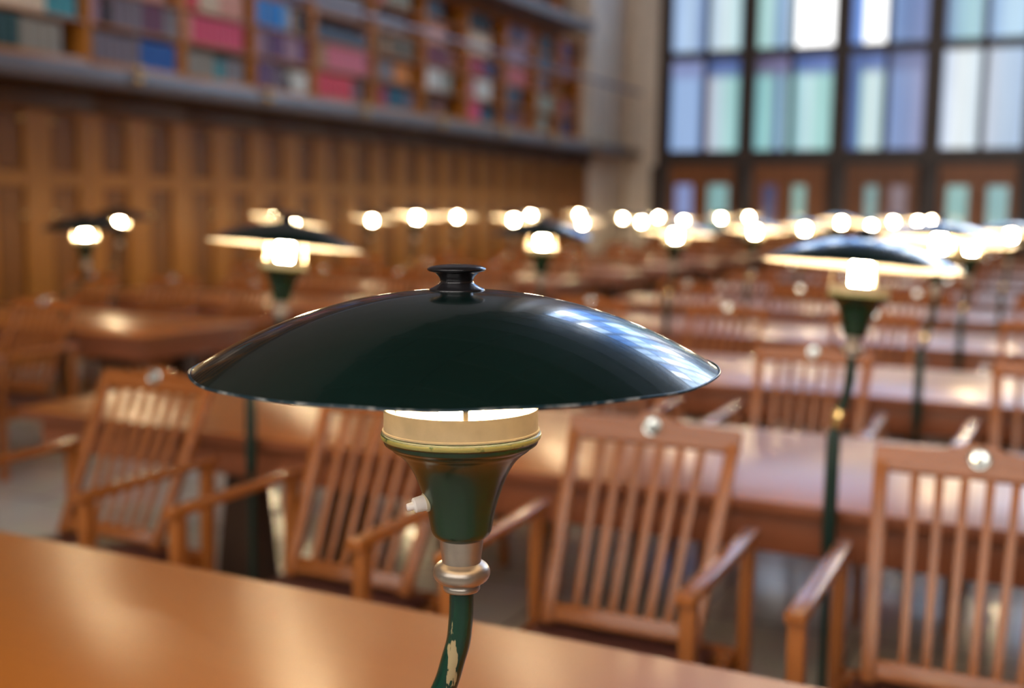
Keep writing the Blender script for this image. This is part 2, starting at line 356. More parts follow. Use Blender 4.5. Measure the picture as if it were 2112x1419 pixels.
# panelled doors below the far window, each with two small lights
LIGHTS = [((-7.64,-7.27),(-6.92,-6.49)), ((-5.75,-5.48),(-5.14,-4.88)), ((-3.70,-3.46),(-3.22,-2.90)), ((-2.16,-1.78),(-1.43,-1.06))]
LCOL = [((150,165,220),(150,200,200)), ((74,76,116),(158,198,188)), ((140,176,176),(140,118,126)), ((160,210,206),(158,206,208))]
for bay in range(9):
    a, c = MULL[bay]+HMUL[bay]*1.2, MULL[bay+1]-HMUL[bay+1]*1.2
    nm = 'door_%d' % (bay+1); L = LIGHTS[bay] if bay < 4 else ((a+0.3, a+0.7), (c-0.7, c-0.3))
    bm = bmesh.new(); yf = Y1+0.06
    add_box(bm, a, L[0][0], yf, yf+0.06, 0, 2.5); add_box(bm, L[0][1], L[1][0], yf, yf+0.06, 0, 2.5); add_box(bm, L[1][1], c, yf, yf+0.06, 0, 2.5)
    for p, q in L: add_box(bm, p, q, yf, yf+0.06, 0, 1.15); add_box(bm, p, q, yf, yf+0.06, 2.10, 2.5)
    mid = (a+c)/2; add_box(bm, mid-0.05, mid+0.05, yf-0.03, yf, 0, 2.45)
    for p, q in L:
        add_box(bm, p-0.06, q+0.06, yf-0.015, yf, 0.2, 0.95)
        add_box(bm, p-0.05, q+0.05, yf-0.02, yf, 2.10, 2.15); add_box(bm, p-0.05, q+0.05, yf-0.02, yf, 1.1, 1.15)
    d = struct(nm, finish(bm, nm, M['door']))
    for i, (p, q) in enumerate(L):
        cc = LCOL[bay][i] if bay < 4 else (160, 200, 205)
        struct('pane', box_mesh('pane', (p, q, yf+0.025, yf+0.035, 1.15, 2.10), pane_mat('door_pane_%d%d' % (bay, i), [(0, cc), (1, cc)], 0.72)), None, d)
    post = box_mesh('post', (MULL[bay]-HMUL[bay]*1.2, MULL[bay]+HMUL[bay]*1.2, Y1-0.02, Y1+0.12, 0, 2.5), M['frame'], 0.01)
    struct('trim_%d' % (10+bay), post, 'dark brown upright between the panelled doors')

# ------------------------------------------------------------------ gallery and bookcases on the left wall
GX = -8.3       # face of the gallery
struct('trim_3', box_mesh('gallery', (X0, GX, Y0, 23.35, 2.65, 2.83), M['gray'], 0.012), 'gray gallery floor running along the bookcases')
struct('trim_4', box_mesh('gallery_upper', (X0, GX, Y0, 20.6, 4.88, 5.06), M['gray'], 0.012), 'gray edge of the upper gallery')
rl = thing('gallery_railing', 'slim gray handrail on thin posts along the bookcase gallery', 'railing', (GX, 8.65, 2.83))
bm = bmesh.new(); tube(bm, [(0.02, -6, 1.16), (0.02, 14.5, 1.16)], 0.034, 16); link('handrail', finish(bm, 'handrail', M['rail'], True, 40), rl)
bm = bmesh.new(); tube(bm, [(0.02, 0, -0.03), (0.02, 0, 1.16)], 0.011, 10); post_me = finish(bm, 'railing_post', M['rail'], True, 40)
bm = bmesh.new(); bmesh.ops.create_uvsphere(bm, u_segments=16, v_segments=10, radius=0.042, matrix=Matrix.Translation((0.03, 0, 0.03)))
bmesh.ops.create_uvsphere(bm, u_segments=16, v_segments=10, radius=0.045, matrix=Matrix.Translation((0.03, 0, -0.08))); knuckle_me = finish(bm, 'brass_foot', M['brass'], True)
for k in range(8):
    y = k*2.02
    if 8.65+y > 23.2: break
    p = link('post', post_me, rl, Matrix.Translation((0, y, 0))); link('brass_foot', knuckle_me, p)

DIV = [6.1, 7.4, 8.69, 10.07, 11.29, 12.53, 13.98, 15.36, 16.72, 18.15, 19.42, 20.5, 21.5]
CX0, CX1 = X0+0.005, -8.95
SHZ = [3.0 + 0.36*i for i in range(6)]
def bookcase(i, a, c, z0, z1, shelves, label, group):
    t = thing('bookcase', label, 'bookcase', (CX1, a, z0), 0, group)
    d = CX0-CX1
    link('side_panel', box_mesh('side_panel', (d, 0, 0, 0.03, 0, z1-z0), M['case'], 0.004), t)
    link('side_panel', box_mesh('side_panel', (d, 0, c-a-0.03, c-a, 0, z1-z0), M['case'], 0.004), t)
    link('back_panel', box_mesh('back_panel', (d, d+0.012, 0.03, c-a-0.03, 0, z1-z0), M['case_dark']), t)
    link('plinth', box_mesh('plinth', (d+0.012, 0.012, 0.03, c-a-0.03, 0, 0.155), M['case'], 0.004), t)
    link('top_board', box_mesh('top_board', (d+0.012, 0.015, 0.03, c-a-0.03, z1-z0-0.05, z1-z0), M['case'], 0.004), t)
    sh = box_mesh('shelf', (d+0.012, -0.004, 0.03, c-a-0.03, -0.028, 0), M['case'], 0.003)
    for z in shelves[1:]: link('shelf', sh, t, Matrix.Translation((0, 0, z-z0)))
for i in range(len(DIV)-1):
    bookcase(i, DIV[i], DIV[i+1]-0.002, 2.83, 4.87, SHZ, 'bay %s of the tall wooden gallery bookcase counting from the pier' % ['one','two','three','four','five','six','seven','eight','nine','ten','eleven','twelve'][len(DIV)-2-i], 'bookcase bays along the gallery')
USH = [5.24, 5.6, 5.96, 6.32]
for i in (9, 10, 11):
    if DIV[i+1] <= 20.6:
        bookcase(i, DIV[i], DIV[i+1]-0.002, 5.06, 6.8, USH, 'upper bookcase bay above the top gallery, ' + ('nearer the pier' if i == 10 else 'farther from the pier'), 'upper bookcase bays')

# lower panelled cupboards below the gallery
PXF = -8.75
def cupboard(a, c, label):
    t = thing('wall_cupboard', label, 'cupboard', (PXF, a, 0), 0, 'panelled cupboards under the gallery')
    wd = c-a; d = X0-PXF+0.005
    bm = bmesh.new()
    add_box(bm, d, -0.05, 0, wd, 0, 2.645)
    for p, q in ((0, 0.155), (wd-0.155, wd), (wd/2-0.155, wd/2+0.155)): add_box(bm, -0.05, 0.0, p, q, 0, 2.645)
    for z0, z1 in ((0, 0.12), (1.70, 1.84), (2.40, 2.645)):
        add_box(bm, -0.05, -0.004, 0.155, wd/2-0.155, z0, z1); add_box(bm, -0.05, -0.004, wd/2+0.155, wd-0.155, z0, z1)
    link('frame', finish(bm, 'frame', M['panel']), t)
    link('top_board', box_mesh('top_board', (0.001, 0.06, 0.001, wd-0.001, 2.43, 2.645), M['case_dark'], 0.006), t, None, 'dark board standing in for the shade under the gallery')  # dark strip that paints in the shadow band below the gallery
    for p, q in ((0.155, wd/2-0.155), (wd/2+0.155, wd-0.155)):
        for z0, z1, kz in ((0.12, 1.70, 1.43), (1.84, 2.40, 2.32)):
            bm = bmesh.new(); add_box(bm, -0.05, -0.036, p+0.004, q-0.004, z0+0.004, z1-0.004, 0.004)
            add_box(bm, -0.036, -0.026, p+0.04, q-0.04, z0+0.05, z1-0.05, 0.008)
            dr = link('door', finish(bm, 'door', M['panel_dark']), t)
            ky = q-0.03 if p < wd/2-0.2 and p < 0.3 else p+0.03
            link('knob', KNOB, dr, Matrix.Translation((-0.012, ky, kz)))
bm = bmesh.new(); bmesh.ops.create_uvsphere(bm, u_segments=16, v_segments=10, radius=0.03); KNOB = finish(bm, 'knob', M['brass'], True)
PD = [Y0, -3.4, -0.8] + [1.97 + 1.3*i for i in range(16)]
for i in range(3, len(PD)-1):
    cnt = len(PD)-2-i
    if PD[i+1] > 21.5: break
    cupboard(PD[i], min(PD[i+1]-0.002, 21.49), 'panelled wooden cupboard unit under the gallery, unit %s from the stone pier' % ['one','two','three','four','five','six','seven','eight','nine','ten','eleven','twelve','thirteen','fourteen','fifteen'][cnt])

# ------------------------------------------------------------------ books
BC = {'dark green':(18,52,48),'stone gray':(120,112,98),'teal':(48,120,128),'cream':(190,165,140),'mauve gray':(96,84,90),'blue':(22,74,140),'dark mauve':(92,50,70),
 'gray':(110,104,104),'pink red':(214,62,88),'salmon':(205,130,110),'red':(205,52,64),'purple':(84,48,86),'white':(190,182,172),'black':(16,18,20),'bright blue':(0,112,200),
 'pale blue':(110,150,205),'pink':(226,98,112),'slate':(60,70,84),'olive brown':(86,74,52),'dark teal':(14,72,90),'crimson':(140,44,62),'burgundy':(96,28,46),'orange':(205,112,30),
 'navy':(40,50,84),'rose':(165,88,92),'pale green':(132,136,120),'brown':(120,68,44),'light mauve':(140,112,126),'tan':(150,118,86)}
BM = {}
def book_mesh(colname, h, d, th):
    if colname not in BM: BM[colname] = plain('cloth_'+colname.replace(' ', '_'), tuple(min(0.92, v*1.9) for v in lin(BC[colname])), 0.5, var=0.12, vscale=30)
    bm = bmesh.new(); k = 5; arc = [(0.012*math.sin(PI*i/k), th*i/k) for i in range(k+1)]   # rounded spine towards +X
    pts = [(-d, 0)] + [(x, y) for x, y in arc] + [(-d, th)]
    a = [bm.verts.new((x, y, 0)) for x, y in pts]; c = [bm.verts.new((x, y, h)) for x, y in pts]; n = len(pts)
    for i in range(n-1): bm.faces.new((a[i], a[i+1], c[i+1], c[i]))
    bm.faces.new(a[::-1]); bm.faces.new(c)
    f0 = len(bm.faces); add_box(bm, -d-0.002, -0.002, 0.004, th-0.004, 0.003, h+0.0005); bm.faces.ensure_lookup_table()
    for f in bm.faces[f0:]: f.material_index = 1
    for zz in (0.15, 0.8): add_box(bm, 0.0125, 0.0135, th*0.25, th*0.75, h*zz, h*zz+0.012)
    bmesh.ops.recalc_face_normals(bm, faces=bm.faces[:])
    return finish(bm, 'book', [BM[colname], M['page']])
ROWN = ['lowest', 'second', 'third', 'fourth', 'fifth']
BAYN = {8.69:'bay nine', 10.07:'bay eight', 11.29:'bay seven', 12.53:'bay six', 13.98:'bay five', 15.36:'bay four', 16.72:'bay three', 18.15:'bay two', 19.42:'', 20.5:''}
# (bay index, row, [(colour, fraction of the bay, height factor)])
RUNS = [
 (1,0,[('dark green',.34,.95),('stone gray',.40,.9)]), (1,1,[('cream',.6,.9),('teal',.3,.95)]),
 (2,0,[('mauve gray',.52,.9),('blue',.40,.88)]), (2,1,[('light mauve',.10,.95),('black',.10,.6),('mauve gray',.34,.95),('dark mauve',.24,.95),('gray',.16,.9)]),
 (2,2,[('tan',.5,.9),('salmon',.3,.9)]),
 (3,0,[('stone gray',.42,.85),('teal',.14,.7),('gray',.28,.8)]), (3,1,[('salmon',.10,.9),('pink red',.76,.93)]), (3,2,[('red',.2,.95),('cream',.30,.9),('salmon',.34,.93)]),
 (4,0,[('purple',.32,.95),('mauve gray',.18,.85),('black',.08,.5),('white',.30,.8)]), (4,1,[('light mauve',.16,.9),('purple',.32,.95),('light mauve',.26,.92),('purple',.14,.9)]),
 (4,2,[('bright blue',.46,.98),('pale blue',.12,.95),('tan',.1,.8),('black',.18,.9)]), (4,3,[('brown',.5,.9),('navy',.3,.9)]),
 (5,0,[('red',.62,.95),('mauve gray',.14,.8)]), (5,1,[('tan',.18,.9),('pink',.72,.95)]), (5,2,[('slate',.86,.6)]), (5,3,[('gray',.80,.95)]),
 (6,0,[('crimson',.22,.85),('dark teal',.36,.85),('mauve gray',.2,.8)]), (6,1,[('gray',.36,.8),('orange',.34,.8)]), (6,2,[('olive brown',.18,.9),('tan',.1,.8),('olive brown',.5,.9)]), (6,3,[('gray',.6,.6)]), (6,4,[('rose',.2,.9),('pale green',.5,.95)]),
 (7,0,[('black',.2,.8),('brown',.2,.7)]), (7,1,[('white',.4,.95),('pale green',.24,.9)]), (7,2,[('burgundy',.56,.95),('brown',.2,.8)]), (7,3,[('salmon',.5,.8)]), (7,4,[('slate',.4,.9)]),
 (8,0,[('pink red',.34,.95),('dark teal',.36,.7)]), (8,1,[('rose',.2,.8),('white',.44,.95)]), (8,2,[('crimson',.44,.9),('navy',.3,.9)]), (8,3,[('cream',.6,.95)]), (8,4,[('black',.6,.9)]),
 (9,0,[('navy',.3,.9),('brown',.4,.8)]), (9,1,[('slate',.5,.95)]), (9,2,[('rose',.7,.9)]), (9,3,[('light mauve',.7,.9)]), (9,4,[('light mauve',.2,.9),('navy',.3,.95),('light mauve',.3,.9)]),
 (10,0,[('pale green',.5,.8)]), (10,1,[('pale green',.75,.9)]), (10,3,[('slate',.7,.95)]), (10,4,[('slate',.7,.95)]), (10,2,[('mauve gray',.5,.9)]),
 (11,0,[('navy',.6,.9)]), (11,1,[('crimson',.3,.9),('mauve gray',.3,.8)]), (11,3,[('purple',.4,.95),('brown',.3,.9)]), (11,4,[('purple',.4,.95),('black',.3,.9)]),
]
NUM = ['one','two','three','four','five','six','seven','eight','nine','ten','eleven','twelve']
for bay, row, runs in RUNS:
    a, c = DIV[bay], DIV[bay+1]; wid = c-a-0.07; y = a+0.036; bn = NUM[len(DIV)-2-bay]; seen = {}
    for cn, frac, hf in runs:
        room = frac*wid; n = max(1, round(room/ (0.115 if room > 0.3 else 0.085))); th = room/n
        h = min(0.315, 0.325*hf); me = book_mesh(cn, h, 0.21, th-0.0015)
        seen[cn] = seen.get(cn, 0)+1; extra = '' if seen[cn] == 1 else ', far group'
        lb = '%s book on the %s shelf of gallery bookcase bay %s%s' % (cn, ROWN[row], bn, extra)
        for k in range(n):
            o = link('book', me); o.location = (CX1-0.03, y + k*th, SHZ[row] + (0.0005 if row else -0.0145) + 0.0005)
            tag(o, lb, 'book', '%s books, %s shelf, bay %s%s' % (cn, ROWN[row], bn, extra))
        y += room + 0.01

# ------------------------------------------------------------------ tables
NEAR = [0.87] + [3.10 + 2.05*i for i in range(10)]
FAR = [1.90] + [n+1.05 for n in NEAR[1:]]
def table(k, xa, xb, label, group):
    wd = FAR[k]-NEAR[k]; t = thing('reading_table', label, 'table', (xa, NEAR[k], 0), 0, group); L = xb-xa
    tt = box_mesh('tabletop', (0, L, 0, wd, 0.722, 0.76), [M['table'], M['table_side']], 0.005)
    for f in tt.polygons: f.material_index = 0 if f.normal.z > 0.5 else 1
    link('tabletop', tt, t)
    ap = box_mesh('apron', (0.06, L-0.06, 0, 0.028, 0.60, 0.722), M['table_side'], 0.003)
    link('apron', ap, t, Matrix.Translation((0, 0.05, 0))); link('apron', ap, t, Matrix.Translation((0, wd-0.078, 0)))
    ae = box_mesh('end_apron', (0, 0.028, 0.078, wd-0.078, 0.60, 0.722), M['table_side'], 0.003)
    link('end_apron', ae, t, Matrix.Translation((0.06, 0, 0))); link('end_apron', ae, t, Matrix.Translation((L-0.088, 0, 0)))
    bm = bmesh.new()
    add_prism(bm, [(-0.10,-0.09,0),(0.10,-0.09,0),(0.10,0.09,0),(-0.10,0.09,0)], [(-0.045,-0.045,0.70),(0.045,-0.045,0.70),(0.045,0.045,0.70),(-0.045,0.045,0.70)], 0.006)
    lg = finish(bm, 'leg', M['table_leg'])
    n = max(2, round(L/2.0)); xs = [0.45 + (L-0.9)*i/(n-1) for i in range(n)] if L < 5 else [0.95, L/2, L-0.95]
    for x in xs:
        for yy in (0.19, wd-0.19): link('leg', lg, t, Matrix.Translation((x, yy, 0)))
for k in range(len(NEAR)):
    table(k, -3.62, 4.4, ('foreground reading table with the sharp green lamp' if k == 0 else 'long reading table in the %s row of the main block, behind the foreground table' % ORD[k]), 'long reading tables in the main block')
    if k >= 1:
        table(k, -7.85, -4.95, 'reading table in the %s row of the left block beside the cupboards' % LB[k], 'reading tables in the left block')

# ------------------------------------------------------------------ armchairs
def chair_meshes():
    d = {}
    def mk(name, mat, fn, sm=True):
        bm = bmesh.new(); fn(bm); d[name] = finish(bm, name, mat, sm, 35)
    # origin on the floor below the seat centre; +Y is the back.  front -0.27, rear +0.29
    mk('front_leg', M['chair'], lambda b: bar(b, (0, -0.25, 0), (0, -0.25, 0.695), 0.037, 0.040, 0.004))
    mk('rear_leg', M['chair'], lambda b: bar(b, (0, 0.27, 0), (0, 0.27, 0.695), 0.036, 0.040, 0.004))
    def arm(b):
        pts = [(-0.29, 0.046, 0.028), (-0.10, 0.044, 0.025), (0.12, 0.042, 0.025), (0.31, 0.040, 0.026)]
        rings = []
        for y, wx, th in pts:
            zc = 0.708 + (0.004 if y > 0.2 else 0)
            rings.append([b.verts.new((sx*wx/2, y, zc+sz*th/2)) for sx, sz in ((-1,-1),(1,-1),(1,1),(-1,1))])
        fs = [b.faces.new(rings[0]), b.faces.new(rings[-1][::-1])]
        for p, q in zip(rings, rings[1:]):
            for i in range(4): fs.append(b.faces.new((p[i], q[i], q[(i+1) % 4], p[(i+1) % 4])))
        bmesh.ops.recalc_face_normals(b, faces=b.faces[:])
        es = [e for e in b.edges if abs(e.verts[0].co.y-e.verts[1].co.y) > 0.05 or e.verts[0].co.y < -0.28 or e.verts[0].co.y > 0.30]
        bmesh.ops.bevel(b, geom=es, offset=0.005, segments=2, affect='EDGES', profile=0.5)
    mk('arm', M['chair_y'], arm)
    B0, B1 = (0.13, 0.44), (0.375, 0.945)     # foot and head of the leaning back (Y, Z)
    def lean(s): return (B0[0]+(B1[0]-B0[0])*s, B0[1]+(B1[1]-B0[1])*s)
    def post(sx):
        def f(b):
            y0, z0 = lean(-0.02); y1, z1 = lean(0.965)
            bar(b, (sx*0.205, y0, z0), (sx*0.232, y1, z1), 0.036, 0.030, 0.004)
        return f
    mk('back_post_l', M['chair'], post(-1)); mk('back_post_r', M['chair'], post(1))
    def rail_top(b):
        # arched rail with a raised tab in the middle that carries the plate
        prof = [(-0.25, 0.0), (-0.10, 0.004), (-0.055, 0.012), (-0.035, 0.026), (0.035, 0.026), (0.055, 0.012), (0.10, 0.004), (0.25, 0.0)]
        dv = Vector((0, B1[0]-B0[0], B1[1]-B0[1])).normalized(); nv = Vector((0, dv.z, -dv.y))
        y1, z1 = B1; c = Vector((0, y1, z1)); fr, bk = [], []
        pts = [(x, 0.02+h) for x, h in prof] + [(0.25, -0.042), (-0.25, -0.042)]
        a = [b.verts.new(c + Vector((x, 0, 0)) + dv*h - nv*0.013) for x, h in pts]; e = [b.verts.new(c + Vector((x, 0, 0)) + dv*h + nv*0.013) for x, h in pts]
        n = len(pts); b.faces.new(a); b.faces.new(e[::-1])
        for i in range(n): b.faces.new((a[i], e[i], e[(i+1) % n], a[(i+1) % n]))
        bmesh.ops.recalc_face_normals(b, faces=b.faces[:])
        bmesh.ops.bevel(b, geom=b.edges[:], offset=0.003, segments=1, affect='EDGES')
    mk('top_rail', M['chair_h'], rail_top)
    def rail_bot(b):
        y0, z0 = lean(0.045); dv = Vector((0, B1[0]-B0[0], B1[1]-B0[1])).normalized(); h = dv*0.024
        bar(b, Vector((0, y0, z0))-h, Vector((0, y0, z0))+h, 0.376, 0.022, 0.003)
    mk('bottom_rail', M['chair_h'], rail_bot)
    for i in range(6):
        f = (i-2.5)/2.5
        def sl(b, f=f):
            y0, z0 = lean(0.07); y1, z1 = lean(0.94)
            bar(b, (f*0.130, y0, z0), (f*0.148, y1, z1), 0.021, 0.013, 0.002)
        mk('slat%d' % i, M['chair'], sl)
    def seat(b):
        add_prism(b, [(-0.255,-0.235,0.405),(0.255,-0.235,0.405),(0.245,0.20,0.385),(-0.245,0.20,0.385)], [(-0.255,-0.235,0.438),(0.255,-0.235,0.438),(0.245,0.20,0.418),(-0.245,0.20,0.418)], 0.006)
    mk('seat', M['leather'], seat)
    def fr(b):
        add_box(b, -0.29, 0.29, -0.262, -0.237, 0.345, 0.43, 0.004); add_box(b, -0.29, 0.29, 0.25, 0.275, 0.335, 0.40, 0.004)
        add_box(b, 0.268, 0.29, -0.237, 0.25, 0.335, 0.40, 0.004); add_box(b, -0.29, -0.268, -0.237, 0.25, 0.335, 0.40, 0.004)
        add_box(b, -0.27, 0.27, 0.205, 0.25, 0.35, 0.40, 0.004)
    mk('seat_frame', M['chair_h'], fr)
    dv = Vector((0, B1[0]-B0[0], B1[1]-B0[1])).normalized(); nv = Vector((0, dv.z, -dv.y))
    bm = bmesh.new(); lathe(bm, [(0, 0.0058), (0.009, 0.0057), (0.015, 0.0054), (0.0185, 0.0050), (0.0200, 0.0058), (0.0225, 0.0064), (0.0250, 0.0056), (0.027, 0.0035), (0.027, 0), (0, 0)], 28)
    for x0, x1 in ((-0.008, -0.005), (0.004, 0.007)): add_box(bm, x0, x1, -0.009, 0.009, 0.0045, 0.0064)   # stamped strokes
    bm.faces.ensure_lookup_table()
    for f in bm.faces:
        if max(v.co.x for v in f.verts)-min(v.co.x for v in f.verts) < 0.004 and abs(f.calc_center_median().x) < 0.009 and abs(f.calc_center_median().y) < 0.0095: f.material_index = 1
    ax = -nv if nv.y > 0 else nv
    tl = math.radians(9); ah = Vector((0, -math.cos(tl), math.sin(tl)))   # the plate hangs from its pin, steeper than the rail
    mtx = Matrix((Vector((1, 0, 0)), ah.cross(Vector((1, 0, 0))), ah)).transposed().to_4x4(); mtx.translation = Vector((0, B1[0], B1[1])) + dv*0.006 + ax*0.0185
    bm.transform(mtx); bmesh.ops.recalc_face_normals(bm, faces=bm.faces[:]); d['number_plate'] = finish(bm, 'number_plate', [M['plate'], M['plate_mark']], True, 30)
    return d
CM = chair_meshes()
def chair(x, y, rz, label, group):
    t = thing('armchair', label, 'chair', (x, y, 0), rz, group)
    for sx in (-1, 1):
        T = Matrix.Translation((sx*0.305, 0, 0))
        link('front_leg', CM['front_leg'], t, T); link('rear_leg', CM['rear_leg'], t, T); link('arm', CM['arm'], t, T)
        link('back_post', CM['back_post_l' if sx < 0 else 'back_post_r'], t)
    pv = Vector((0, 0.358, 0.972)); pm = Matrix.Translation(pv) @ Matrix.Rotation(math.radians(random.uniform(-3, 2)), 4, 'X') @ Matrix.Rotation(math.radians(random.uniform(-4, 4)), 4, 'Z') @ Matrix.Translation(-pv)
    r = link('top_rail', CM['top_rail'], t); link('number_plate', CM['number_plate'], r, pm, 'round metal number plate')
    link('bottom_rail', CM['bottom_rail'], t)
    for i in range(6): link('slat', CM['slat%d' % i], t)
    s = link('seat', CM['seat'], t, None, 'dark leather seat'); link('seat_frame', CM['seat_frame'], t)
    return t
CH_MAIN = {0: [(-2.83, 'leftmost armchair behind the foreground table, its arm near the bright floor gap'), (-1.875, 'armchair behind the foreground table, half hidden by the sharp green lamp'),
               (-1.01, 'armchair with gray round plate just right of the sharp green lamp'), (-0.16, 'armchair with shining white round plate at the right edge')],
           1: [(-2.72, None), (-1.83, None), (-0.95, None), (0.0, None)]}
PLACE = ['leftmost', 'second from left', 'third from left', 'rightmost']
for k in range(0, 10):
    row = CH_MAIN.get(k) or [(x + random.uniform(-0.05, 0.05), None) for x in (-2.78, -1.87, -0.99, -0.10)]
    for i, (x, lb) in enumerate(row):
        y = (2.635 if k == 0 else NEAR[k]+1.05+0.475) + (random.uniform(-0.03, 0.03) if k else 0)
        if not lb: lb = 'slatted wooden armchair, %s of its row behind the %s main-block table' % (PLACE[i], ORD[k])
        chair(x, y, random.uniform(-0.03, 0.03) if k else 0.0, lb, 'armchairs in the main block')
LP = ['nearest the aisle', 'middle one', 'nearest the cupboards']
for k in range(1, 10):
    for i, x in enumerate((-5.60, -6.45, -7.30)):
        if k == 1 and i: continue
        chair(x + random.uniform(-0.04, 0.04), NEAR[k]+1.05+0.475 + random.uniform(-0.03, 0.03), random.uniform(-0.03, 0.03),
              'slatted wooden armchair of the left block behind its %s table, %s' % (LB[k], LP[i]), 'armchairs in the left block')

# ------------------------------------------------------------------ reading lamps
R_SH = 0.2540; H_SH = 0.0745; RS = (R_SH**2+H_SH**2)/(2*H_SH)
def cap(r, off=0.0): return H_SH - off - (RS - math.sqrt(RS*RS - r*r))
LM = {}
# every head mesh has its origin at the cup rim's centre, z up
bm = bmesh.new(); rs = [0] + [R_SH*(i/40) for i in range(1, 41)]
lathe(bm, [(r, cap(r)) for r in rs][::-1], 96, 0); lathe(bm, [(min(r, R_SH-0.0008), cap(min(r, R_SH-0.0008), 0.0018)) for r in rs], 96, 1)
bmesh.ops.recalc_face_normals(bm, faces=bm.faces[:])
for f in bm.faces:
    c = f.calc_center_median(); n = f.normal
    if (f.material_index == 0 and n.z < 0) or (f.material_index == 1 and n.z > 0): f.normal_flip()
LM['shade'] = finish(bm, 'shade', [M['shade'], M['shade_in']], True)
bm = bmesh.new(); segs = 128
path = [(R_SH*math.cos(2*PI*i/segs), R_SH*math.sin(2*PI*i/segs), 0.0) for i in range(segs)]
rings = []
for i in range(segs):
    a = 2*PI*i/segs; rd = Vector((math.cos(a), math.sin(a), 0)); wob = 0.0006*math.sin(7*a)+0.0004*math.sin(13*a+1)
    rings.append([bm.verts.new(rd*(R_SH+0.0012*math.cos(t)) + Vector((0, 0, wob + 0.0014*math.sin(t)))) for t in [2*PI*j/8 for j in range(8)]])
for i in range(segs):
    for j in range(8): bm.faces.new((rings[i][j], rings[(i+1) % segs][j], rings[(i+1) % segs][(j+1) % 8], rings[i][(j+1) % 8]))
bmesh.ops.recalc_face_normals(bm, faces=bm.faces[:])
LM['shade_rim'] = finish(bm, 'shade_rim', M['rim'], True)
kz = H_SH
kp = spline([(0.0272, -0.001, 0), (0.0268, 0.0015, 0), (0.0215, 0.0042, 0), (0.0170, 0.0072, 0), (0.0163, 0.0098, 0), (0.0178, 0.0135, 0), (0.0212, 0.0166, 0), (0.0243, 0.0182, 0), (0.0275, 0.0190, 0), (0.0288, 0.0204, 0), (0.0282, 0.0218, 0), (0.0235, 0.0238, 0), (0.012, 0.0252, 0), (0.0, 0.0255, 0)], 5)
bm = bmesh.new(); lathe(bm, [(max(0, p.x), kz+p.y-0.0012) for p in kp], 48); LM['knob'] = finish(bm, 'knob', M['knob'], True)
# cup: outer green bell, inner white reflector
outer = [(0.0762, -0.0215), (0.0702, -0.0385), (0.0611, -0.0463), (0.0530, -0.0552), (0.0458, -0.0680), (0.0391, -0.0857), (0.0339, -0.1036), (0.0310, -0.1190), (0.0296, -0.1250), (0.0267, -0.1295), (0.0215, -0.1330)]
op = spline([(r, z, 0) for r, z in outer], 5)
bm = bmesh.new(); lathe(bm, [(p.x, p.y) for p in op] + [(0.0, -0.1332)], 64)
lathe(bm, [(0.0750, -0.020), (0.066, -0.040), (0.045, -0.062), (0.030, -0.075), (0.0, -0.076)], 64, 1)
LM['cup'] = finish(bm, 'cup', [M['green'], M['shade_in']], True)
bm = bmesh.new()
bp_ = spline([(0.0764, -0.0225, 0), (0.0776, -0.0232, 0), (0.0790, -0.0245, 0), (0.0796, -0.0266, 0), (0.0790, -0.0290, 0), (0.0776, -0.0305, 0), (0.0768, -0.0313, 0), (0.0765, -0.0330, 0), (0.0756, -0.0352, 0), (0.0735, -0.0368, 0), (0.0700, -0.0388, 0)], 4)
lathe(bm, [(p.x, p.y) for p in bp_], 80)
bm.faces.ensure_lookup_table()
for f in bm.faces:
    z = f.calc_center_median().z; f.material_index = 1 if -0.0294 < z < -0.0252 else 0
LM['bead'] = finish(bm, 'bead', [M['green'], M['bead']], True)
bm = bmesh.new(); lathe(bm, [(0.0740, 0.0), (0.0762, 0.0), (0.0764, -0.0203), (0.0778, -0.0210), (0.0778, -0.0226), (0.0760, -0.0226)], 80, 0); lathe(bm, [(0.0740, 0.0), (0.0740, -0.024)], 80, 1)
LM['reflector_band'] = finish(bm, 'reflector_band', [M['cream'], M['shade_in']], True, 40)
bp2 = spline([(0, 0.0740, 0), (0.016, 0.0728, 0), (0.0235, 0.0660, 0), (0.0248, 0.050, 0), (0.0245, 0.010, 0), (0.021, -0.008, 0), (0.0135, -0.022, 0), (0.0135, -0.060, 0), (0.013, -0.074, 0)], 5)
bm = bmesh.new(); lathe(bm, [(max(0, p.x), p.y) for p in bp2], 32); bmesh.ops.recalc_face_normals(bm, faces=bm.faces[:]); LM['bulb'] = finish(bm, 'bulb', M['bulb'], True)
